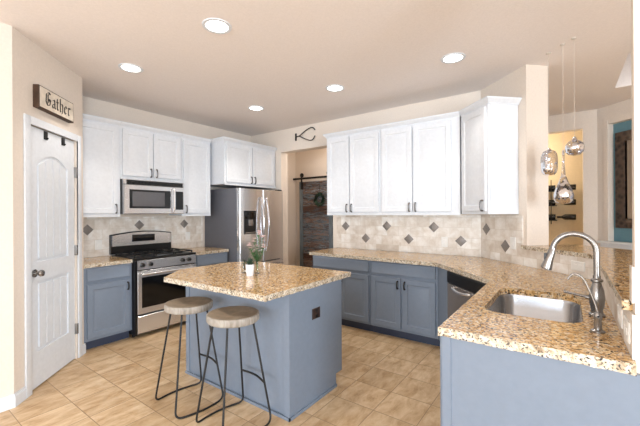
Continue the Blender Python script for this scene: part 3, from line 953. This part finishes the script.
# ---------------------------------------------------------------- faucets
fx, fy = 2.178, -.118
fc = thing('kitchen_faucet', 'tall brushed nickel gooseneck faucet with pull-down spray head', 'faucet', (fx, fy, CT + .001))
mb = MB()
mb.lathe([(.001, 0), (.034, 0), (.034, .008), (.026, .014), (.024, .03), (.031, .06), (.033, .09), (.028, .13), (.020, .155), (.018, .165), (.025, .172), (.025, .180), (.016, .186), (.016, .20), (.001, .2)], seg=24)
mb.build('faucet_body', 'nickel', fc)
mb = MB(); R_ = .090
pts = [(0, 0, .19), (0, 0, .25), (0, 0, .31)]
for i in range(1, 14):
    a = PI * i / 14 * 1.02
    pts.append((0, R_ - R_ * math.cos(a), .315 + R_ * math.sin(a)))
mb.tube(pts, .0135, 14)
mb.build('gooseneck', 'nickel', fc)
ex, ey, ez = pts[-1]
mb = MB(); dirv = Vector((0, .28, -1)).normalized()
P0 = Vector(pts[-1])
mb.tube([P0, P0 + dirv * .015, P0 + dirv * .02, P0 + dirv * .07, P0 + dirv * .115, P0 + dirv * .12], [.0145, .0155, .0175, .020, .027, .022], 16)
sh = mb.build('spray_head', 'nickel', fc)
mb = MB(); q = P0 + dirv * .055; mb.box(-.007, .007, q.y + .012, q.y + .026, q.z - .022, q.z + .022, .003); mb.build('spray_button', 'black', sh)
mb = MB(); mb.cyl((0, .015, .085), (-.0, .045, .088), .011); mb.tube([(0, .04, .088), (0, .10, .098), (0, .135, .105)], [.007, .006, .008], 10); mb.build('lever_handle', 'nickel', fc)
ft = thing('filter_faucet', 'small slim nickel drinking water faucet in front of the gooseneck faucet', 'faucet', (1.885, -.105, CT + .001))
mb = MB(); mb.lathe([(.001, 0), (.026, 0), (.026, .006), (.015, .012), (.013, .05), (.015, .055), (.015, .075), (.010, .085), (.001, .086)], seg=20); mb.build('faucet_base', 'nickel', ft)
mb = MB(); mb.tube(smoothpath([(0, 0, .08), (0, .012, .13), (0, .030, .18), (0, .050, .225), (0, .078, .243), (0, .098, .228), (0, .104, .215)], 5), .0042, 10); mb.build('spout', 'nickel', ft)
mb = MB(); mb.tube([(0, 0, .065), (-.035, -.0, .075)], [.006, .004], 8); mb.build('lever_handle', 'black', ft)

# ---------------------------------------------------------------- stools
def make_stool():
    s_ = thing('bar_stool', '', 'stool', (0, 0, 0), 0, 'bar stools at the island')
    mb = MB(); H = .760
    R = .174
    prof = [(.001, H - .054), (R * .85, H - .054), (R * .96, H - .051), (R, H - .042), (R, H - .012), (R * .985, H - .003), (R * .93, H), (R * .75, H - .006), (R * .4, H - .014), (.001, H - .016)]
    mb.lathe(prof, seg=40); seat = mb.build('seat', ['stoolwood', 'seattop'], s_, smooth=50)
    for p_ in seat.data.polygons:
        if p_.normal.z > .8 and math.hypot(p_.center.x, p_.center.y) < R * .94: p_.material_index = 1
    seat.scale = (1, 1.04, 1)
    zt = H - .055
    q = .19; qy = .17
    for sy in (-1, 1):
        mb = MB()
        for sx in (-1, 1):
            pass
        T0 = (-.098, sy * .088, zt); T1 = (.098, sy * .088, zt)
        F0 = (-q, sy * qy, .008); F1 = (q, sy * qy, .008)
        # one bent rod: leg, floor runner, leg, rounded at the feet
        def lerp(a, b, t): return tuple(a[i] + (b[i] - a[i]) * t for i in range(3))
        r1 = .07
        k1 = lerp(F0, T0, r1); k2 = (-.14, sy * (qy + .016), .008); k3 = (.14, sy * (qy + .016), .008); k4 = lerp(F1, T1, r1)
        def bez(a, b, c, n=5): return [tuple((1 - t) ** 2 * a[i] + 2 * t * (1 - t) * b[i] + t * t * c[i] for i in range(3)) for t in [j / n for j in range(n + 1)]]
        MB().tube([T0, lerp(T0, k1, .5), k1], .0072, 8).build('leg', 'iron', s_)
        MB().tube([T1, lerp(T1, k4, .5), k4], .0072, 8).build('leg', 'iron', s_)
        MB().tube(bez(k1, F0, k2) + [(x_, sy * (qy + .035 * math.cos(x_ / q * 1.45)), .008) for x_ in (-.10, -.05, 0, .05, .10)] + bez(k3, F1, k4), .0072, 8).build('floor_runner', 'iron', s_)
    t = .62
    pa = (.098 + (q - .098) * t, -.088 - (qy - .088) * t, zt + (.008 - zt) * t); pb = (pa[0], -pa[1], pa[2])
    MB().tube(smoothpath([pa, (pa[0] + .022, 0, pa[2]), pb], 6), .0072, 8).build('footrest', 'iron', s_)
    return s_
st1 = make_stool(); place(st1, (1.516, 2.350, 0), -6.5); tag(st1, 'round weathered wood bar stool with black rod legs, farther stool nearer the range', 'stool')
st2 = copy_tree(st1); place(st2, (1.525, 1.846, 0), -7.5); tag(st2, 'round weathered wood bar stool with black rod legs, nearer stool by the island corner', 'stool')

# ---------------------------------------------------------------- things on the island
def leaf(mb, base_, tip, w, mi=0):
    a, b = Vector(base_), Vector(tip); d = b - a
    sd = d.cross(Vector((0, 0, 1)))
    if sd.length < 1e-5: sd = Vector((1, 0, 0))
    sd.normalize(); up = sd.cross(d).normalized()
    m1, m2 = a + d * .35 + up * d.length * .08, a + d * .7 + up * d.length * .06
    vs_ = [mb.v(a), mb.v(m1 + sd * w), mb.v(m2 + sd * w * .8), mb.v(b), mb.v(m2 - sd * w * .8), mb.v(m1 - sd * w), mb.v(m1 - up * w * .3), mb.v(m2 - up * w * .3)]
    for idx in ((0, 1, 6), (1, 2, 7, 6), (2, 3, 7), (0, 6, 5), (6, 7, 4, 5), (7, 3, 4)):
        mb.f([vs_[i] for i in idx], mi)
pt = thing('potted_plant', 'small white ceramic pot of dark green leaves on the island', 'potted plant', (1.945, 2.14, CT + .001))
MB().lathe([(.001, 0), (.028, 0), (.037, .095), (.034, .095), (.030, .083), (.001, .083)], seg=28).build('pot', 'ceramic', pt, smooth=50)
MB().lathe([(.001, .084), (.031, .084), (.03, .088), (.001, .09)]).build('soil', 'soil', pt)
mb = MB(); rnd = random.Random(3)
for i in range(34):
    a = rnd.uniform(0, 2 * PI); L = rnd.uniform(.035, .075); el = rnd.uniform(.15, 1.2)
    b0 = (rnd.uniform(-.015, .015), rnd.uniform(-.015, .015), .088)
    leaf(mb, b0, (b0[0] + L * math.cos(a) * math.cos(el), b0[1] + L * math.sin(a) * math.cos(el), b0[2] + L * math.sin(el)), .008)
mb.build('foliage', 'leaf_dark', pt)
va = thing('flower_vase', 'clear glass bud vase with tall stems of pale pink flowers', 'vase', (2.05, 2.165, CT + .001))
MB().lathe([(.001, .002), (.026, .002), (.029, .02), (.027, .06), (.016, .085), (.015, .105), (.018, .11), (.0165, .11), (.0135, .105), (.0145, .085), (.025, .06), (.027, .02), (.024, .006), (.001, .006)], seg=24).build('glass_body', 'glass', va, smooth=60)
mb = MB(); mp = MB()
heads = []
rx, ry = math.sin(math.radians(HEAD)), -math.cos(math.radians(HEAD))   # direction across the counter, for an open fan
for i, (s_, h) in enumerate(((.02, .36), (-.02, .30), (-.055, .25), (.045, .31), (-.005, .23), (.06, .24), (-.035, .19))):
    dep = rnd.uniform(-.03, .03)
    tip = (rx * s_ + dep * ry, ry * s_ - dep * rx, h)
    path = smoothpath([(0, 0, .01), (tip[0] * .15, tip[1] * .15, .11), (tip[0] * .7, tip[1] * .7, h * .7), tip], 4)
    mb.tube(path, .002, 6)
    for t in range(4, len(path) - 1):
        for k_ in range(3):
            a = rnd.uniform(0, 2 * PI); L = rnd.uniform(.025, .045)
            p = path[t]; leaf(mb, p, (p[0] + L * math.cos(a), p[1] + L * math.sin(a), p[2] + rnd.uniform(-.01, .03)), .007)
    for k_ in range(7):
        c_ = (tip[0] + rnd.uniform(-.014, .014), tip[1] + rnd.uniform(-.014, .014), tip[2] + rnd.uniform(-.03, .012))
        for j in range(5):
            a = 2 * PI * j / 5 + rnd.random(); leaf(mp, c_, (c_[0] + .020 * math.cos(a), c_[1] + .020 * math.sin(a), c_[2] + .008), .008)
mb.build('stems_and_leaves', 'leaf', va); mp.build('blossoms', 'petal', va)
jr = thing('glass_jar', 'small clear glass jar with dark green sprig behind the white pot', 'jar', (2.01, 2.285, CT + .001))
MB().lathe([(.001, .001), (.026, .001), (.028, .01), (.028, .075), (.022, .09), (.020, .09), (.026, .073), (.026, .012), (.024, .005), (.001, .005)], seg=24).build('glass_body', 'glass', jr, smooth=60)
mb = MB()
for i in range(22):
    a = rnd.uniform(0, 2 * PI); L = rnd.uniform(.03, .05); z_ = rnd.uniform(.02, .11)
    leaf(mb, (0, 0, z_), (L * .5 * math.cos(a), L * .5 * math.sin(a), z_ + L * .6), .006)
mb.tube([(0, 0, .006), (0, 0, .12)], .002, 6)
mb.build('sprig', 'leaf_dark', jr)

# ---------------------------------------------------------------- sign above the pantry door
sg = thing('wall_sign', 'cream wooden wall sign lettered Gather above the pantry door', 'sign', (.704, 3.345, 0), 45)
sx0, sx1, sz0, sz1 = .222, .728, 2.310, 2.496
MB().box(sx0, sx1, -.045, -.001, sz0, sz1, .002).build('wood_frame', 'wood_dark', sg)
face = MB().box(sx0 + .012, sx1 - .012, -.049, -.0455, sz0 + .012, sz1 - .008).build('board_face', 'signwood', sg)
# broad-nib blackletter strokes, x height 1 unit = 7 nib steps
GL = {'G': (6.4, [[(5.6, 8.6), (3.6, 9.6), (1.2, 8.2), (.8, 3.0), (2.6, .6), (4.8, 1.2), (5.4, 3.6), (3.6, 5.0)], [(3.0, 8.2), (3.0, 2.2)], [(4.4, 5.2), (6.0, 4.2)]]),
      'a': (4.6, [[(1.0, 5.4), (2.6, 6.4), (3.6, 5.4), (3.6, 1.2), (4.6, .6)], [(3.4, 3.8), (1.4, 3.0), (.9, 1.4), (2.0, .5), (3.5, 1.6)]]),
      't': (3.4, [[(1.4, 8.2), (1.4, 1.4), (2.4, .5), (3.2, 1.2)], [(.3, 6.0), (3.0, 6.0)]]),
      'h': (4.8, [[(1.2, 9.6), (1.2, 1.0), (1.9, .4)], [(1.2, 5.2), (3.0, 6.4), (4.0, 5.2), (4.0, 1.4), (3.2, -.6)], [(.4, 9.0), (1.6, 10.0)]]),
      'e': (4.2, [[(3.8, 1.4), (2.4, .5), (1.1, 1.6), (1.1, 5.2), (2.6, 6.4), (3.6, 5.0), (1.2, 3.4)]]),
      'r': (3.8, [[(.4, 5.4), (1.4, 6.2), (1.4, 1.2), (2.3, .5)], [(1.5, 5.0), (2.7, 6.4), (3.7, 5.6)]])}
mb = MB(); u_ = .0124; pen = [(-.5, -.42), (.5, .42)]; cx = sx0 + .075; zz0 = sz0 + .040
li_ = 0
for ch in 'Gather':
    w_, strokes = GL[ch]
    for st_ in strokes:
        for (ax, az), (bx_, bz_) in zip(st_, st_[1:]):
            P_ = [(ax + p[0], az + p[1]) for p in pen] + [(bx_ + p[0], bz_ + p[1]) for p in pen[::-1]]
            ar = sum(P_[i][0] * P_[(i + 1) % 4][1] - P_[(i + 1) % 4][0] * P_[i][1] for i in range(4))
            if abs(ar) < .15: P_ = [(ax - .2, az - .2), (bx_ - .2, bz_ - .2), (bx_ + .2, bz_ + .2), (ax + .2, az + .2)]
            li_ += 1
            mb.xz_prism([(cx + x * u_, zz0 + z * u_) for x, z in P_], -.0505 - (li_ % 4) * .0002, -.049)
    cx += (w_ + .45) * u_
mb.build('letters', 'letter', sg)

# over door hooks
for hx, txt in ((.40, 'small black over-door hook on the pantry door, left of the two'), (.655, 'small black over-door hook on the pantry door, right of the two')):
    h_ = thing('over_door_hook', txt, 'hook', (.704, 3.345, 0), 45, 'over door hooks')
    MB().box(hx - .022, hx + .022, .004, .0115, dz - .075, dz - .005, .001).build('strap', 'iron', h_)
    MB().tube(smoothpath([(hx, .004, dz - .060), (hx, -.006, dz - .068), (hx, -.012, dz - .058)], 4), .005, 8).build('hook_tip', 'iron', h_)

# iron wall decoration above the opening
hk = thing('iron_tongs_decor', 'black iron tongs shaped decoration on the wall above the hall opening', 'wall decor', (XB, 3.59, 2.685), -90)
MB().box(-.015, .015, -.012, -.001, -.065, .055, .002).build('mounting_plate', 'iron', hk)
mb = MB()
mb.tube(smoothpath([(.0, -.02, -.005), (.10, -.03, .0), (.20, -.03, .055), (.31, -.03, .095), (.37, -.03, .09), (.41, -.03, .05)], 5), .008, 8)
mb.build('curved_arm', 'iron', hk)
mb = MB()
mb.tube(smoothpath([(.0, -.02, -.005), (.10, -.035, -.01), (.20, -.035, -.06), (.31, -.03, -.10), (.37, -.03, -.09), (.41, -.03, -.04)], 5), .008, 8)
mb.build('curved_arm', 'iron', hk)

# ---------------------------------------------------------------- barn door in the hall
bd = thing('barn_door', 'sliding barn door of weathered reclaimed boards in the hall', 'door', (5.49, 4.49, 0), -90)
BW, b0, b1 = .82, .02, 2.08
mb = MB()
nb = 17
for i in range(nb):
    z_ = b0 + (b1 - b0) * i / nb; z2_ = b0 + (b1 - b0) * (i + 1) / nb
    mb.box(.085, BW - .085, -.03 + (i % 3) * .004, .0, z_ + .003, z2_ - .003)
mb.build('reclaimed_boards', 'barn', bd)
k = NT('blue_grey_weathered_stile'); k.l(k.ramp(k.noise(k.coords(scale=(8, 8, 1)), 4, 4), [(0.3, (84, 96, 104)), (0.7, (126, 138, 146))]), k.b.inputs['Base Color']); M['stile'] = k.m
for a, b in ((0, .085), (BW - .085, BW)): MB().box(a, b, -.04, .0, b0, b1, .002).build('stile', 'stile', bd)
for x_ in (.075, BW - .075):
    mb = MB(); mb.box(x_ - .02, x_ + .02, -.062, -.056, 1.92, 2.24); mb.box(x_ - .02, x_ + .02, -.057, -.0405, 1.92, 2.06); mb.lathe([(.001, 0), (.045, 0), (.045, .016), (.001, .016)], (x_, -.056, 2.212), 'y', 20); mb.build('roller_strap', 'iron', bd)
tr = thing('barn_door_track', 'black steel sliding rail above the reclaimed barn door', 'door track', (5.49, 4.49, 0), -90)
MB().box(-.16, 1.6, -.052, -.044, 2.125, 2.165).build('rail', 'iron', tr)
mb = MB()
for x_ in (-.12, .4, .95, 1.5): mb.cyl((x_, -.05, 2.145), (x_, .058, 2.145), .009)
mb.build('standoffs', 'iron', tr)
wr = thing('leaf_wreath', 'round green leaf wreath hanging on the barn door', 'wreath', (5.44, 3.955, 1.70), -90)
mb = MB(); rr_ = .075
for i in range(300):
    a = rnd.uniform(0, 2 * PI); c_ = (rr_ * math.cos(a), rnd.uniform(-.04, 0), rr_ * math.sin(a)); b_ = a + rnd.uniform(-.9, 1.6); L = rnd.uniform(.05, .085)
    leaf(mb, c_, (c_[0] + L * math.cos(b_), c_[1] + rnd.uniform(-.035, .01), c_[2] + L * math.sin(b_)), .013)
mb.tube([(rr_ * math.cos(2 * PI * i / 24), -.012, rr_ * math.sin(2 * PI * i / 24)) for i in range(24)], .008, 8, closed=True)
mb.build('leaves', 'leaf_dark', wr)
MB().tube([(0, -.012, rr_), (0, -.014, .30)], .003, 6).build('hanging_cord', 'iron', wr)

# ---------------------------------------------------------------- pendants over the bar
def pendant(loc, label, zt, prof, capr=.02):
    p = thing('pendant_light', label, 'pendant light', loc, 0, 'glass pendants over the bar')
    MB().lathe([(.001, ZC - .001), (.02, ZC - .001), (.019, ZC - .008), (.006, ZC - .014), (.001, ZC - .014)][::-1], seg=20).build('ceiling_canopy', 'canopy', p)
    MB().cyl((0, 0, zt), (0, 0, ZC - .013), .0013, seg=6).build('cord', 'canopy', p)
    MB().lathe([(.001, zt + .015), (.008, zt + .012), (capr * .8, zt - .005), (capr * .8, zt - .03), (.001, zt - .03)], seg=20).build('cap', 'chrome', p)
    inner = [(max(.001, r - .0025), h) for r, h in prof][::-1]
    MB().lathe(prof + inner, seg=32, closed=False).build('glass_shade', 'mercury', p, smooth=80)
    return p
pendant((3.637, .127, 0), 'cylinder shaped silvered glass pendant, leftmost beside the wall end', 1.985,
        [(.02, 1.98), (.046, 1.968), (.060, 1.94), (.064, 1.90), (.064, 1.82), (.058, 1.785), (.041, 1.762), (.001, 1.757)])
pendant((3.521, .024, 0), 'teardrop silvered glass pendant with long neck, lowest of the three', 1.94,
        [(.008, 1.93), (.010, 1.82), (.016, 1.74), (.036, 1.68), (.060, 1.62), (.072, 1.575), (.066, 1.53), (.045, 1.506), (.001, 1.498)], .012)
pendant((3.446, -.051, 0), 'flattened round silvered glass pendant, rightmost and highest', 2.03,
        [(.014, 2.02), (.035, 2.008), (.058, 1.985), (.066, 1.955), (.060, 1.92), (.040, 1.897), (.001, 1.889)])

# ---------------------------------------------------------------- mirror in the niche, rack in far room
mr = thing('carved_mirror', 'tall mirror with dark carved frame on the teal niche wall', 'mirror', tuple(Tf.translation), -135)
mx0, mx1, mz0, mz1 = .195, .90, 1.215, 2.47
mb = MB()
for a, b, c_, d_ in ((mx0, mx0 + .125, mz0, mz1), (mx1 - .125, mx1, mz0, mz1), (mx0 + .125, mx1 - .125, mz0, mz0 + .125), (mx0 + .125, mx1 - .125, mz1 - .125, mz1)):
    mb.box(a, b, .045, .08, c_, d_, .006)
mb.build('carved_frame', 'carved', mr)
MB().box(mx0 + .125, mx1 - .125, .065, .07, mz0 + .125, mz1 - .125).build('mirror_glass', 'mirror', mr)
rk = thing('wall_wine_rack', 'dark metal wall rack with three tiers seen through the far doorway', 'rack', (7.19, .50, 0), -90)
mb = MB()
tiers = (1.78, 1.53, 1.28)
for z_ in tiers: mb.box(-.25, .36, -.16, -.005, z_, z_ + .015)
mb.build('shelves', 'iron', rk)
mb = MB()
for x_ in (.28,): mb.cyl((x_, -.15, 1.22), (x_, -.15, 1.98), .006); mb.cyl((-.2, -.15, 1.22), (-.2, -.15, 1.98), .006)
mb.build('frame_rods', 'iron', rk)
first = None
for ti, z_ in enumerate(tiers):
    for j in range(3):
        if first is None:
            b_ = MB(); b_.lathe([(.001, 0), (.045, 0), (.047, .01), (.047, .15), (.018, .20), (.016, .26), (.001, .262)][::1], (0, 0, 0), 'x', 16)
            first = b_.build('wine_bottle', 'bottle', None, 50); o = first
        else:
            o = first.copy(); COL.objects.link(o)
        o.location = (7.19 - .105 + .0, .50 + .20 - j * .20 - .26, z_ + .015 + .048)
        o.rotation_euler = (0, 0, math.radians(90))
        tag(o, 'dark wine bottle lying on the %s tier of the wall rack' % ('top', 'middle', 'bottom')[ti], 'bottle', 'wine bottles on the %s tier' % ('top', 'middle', 'bottom')[ti])
        if j: o.location.y = first.location.y - j * .28
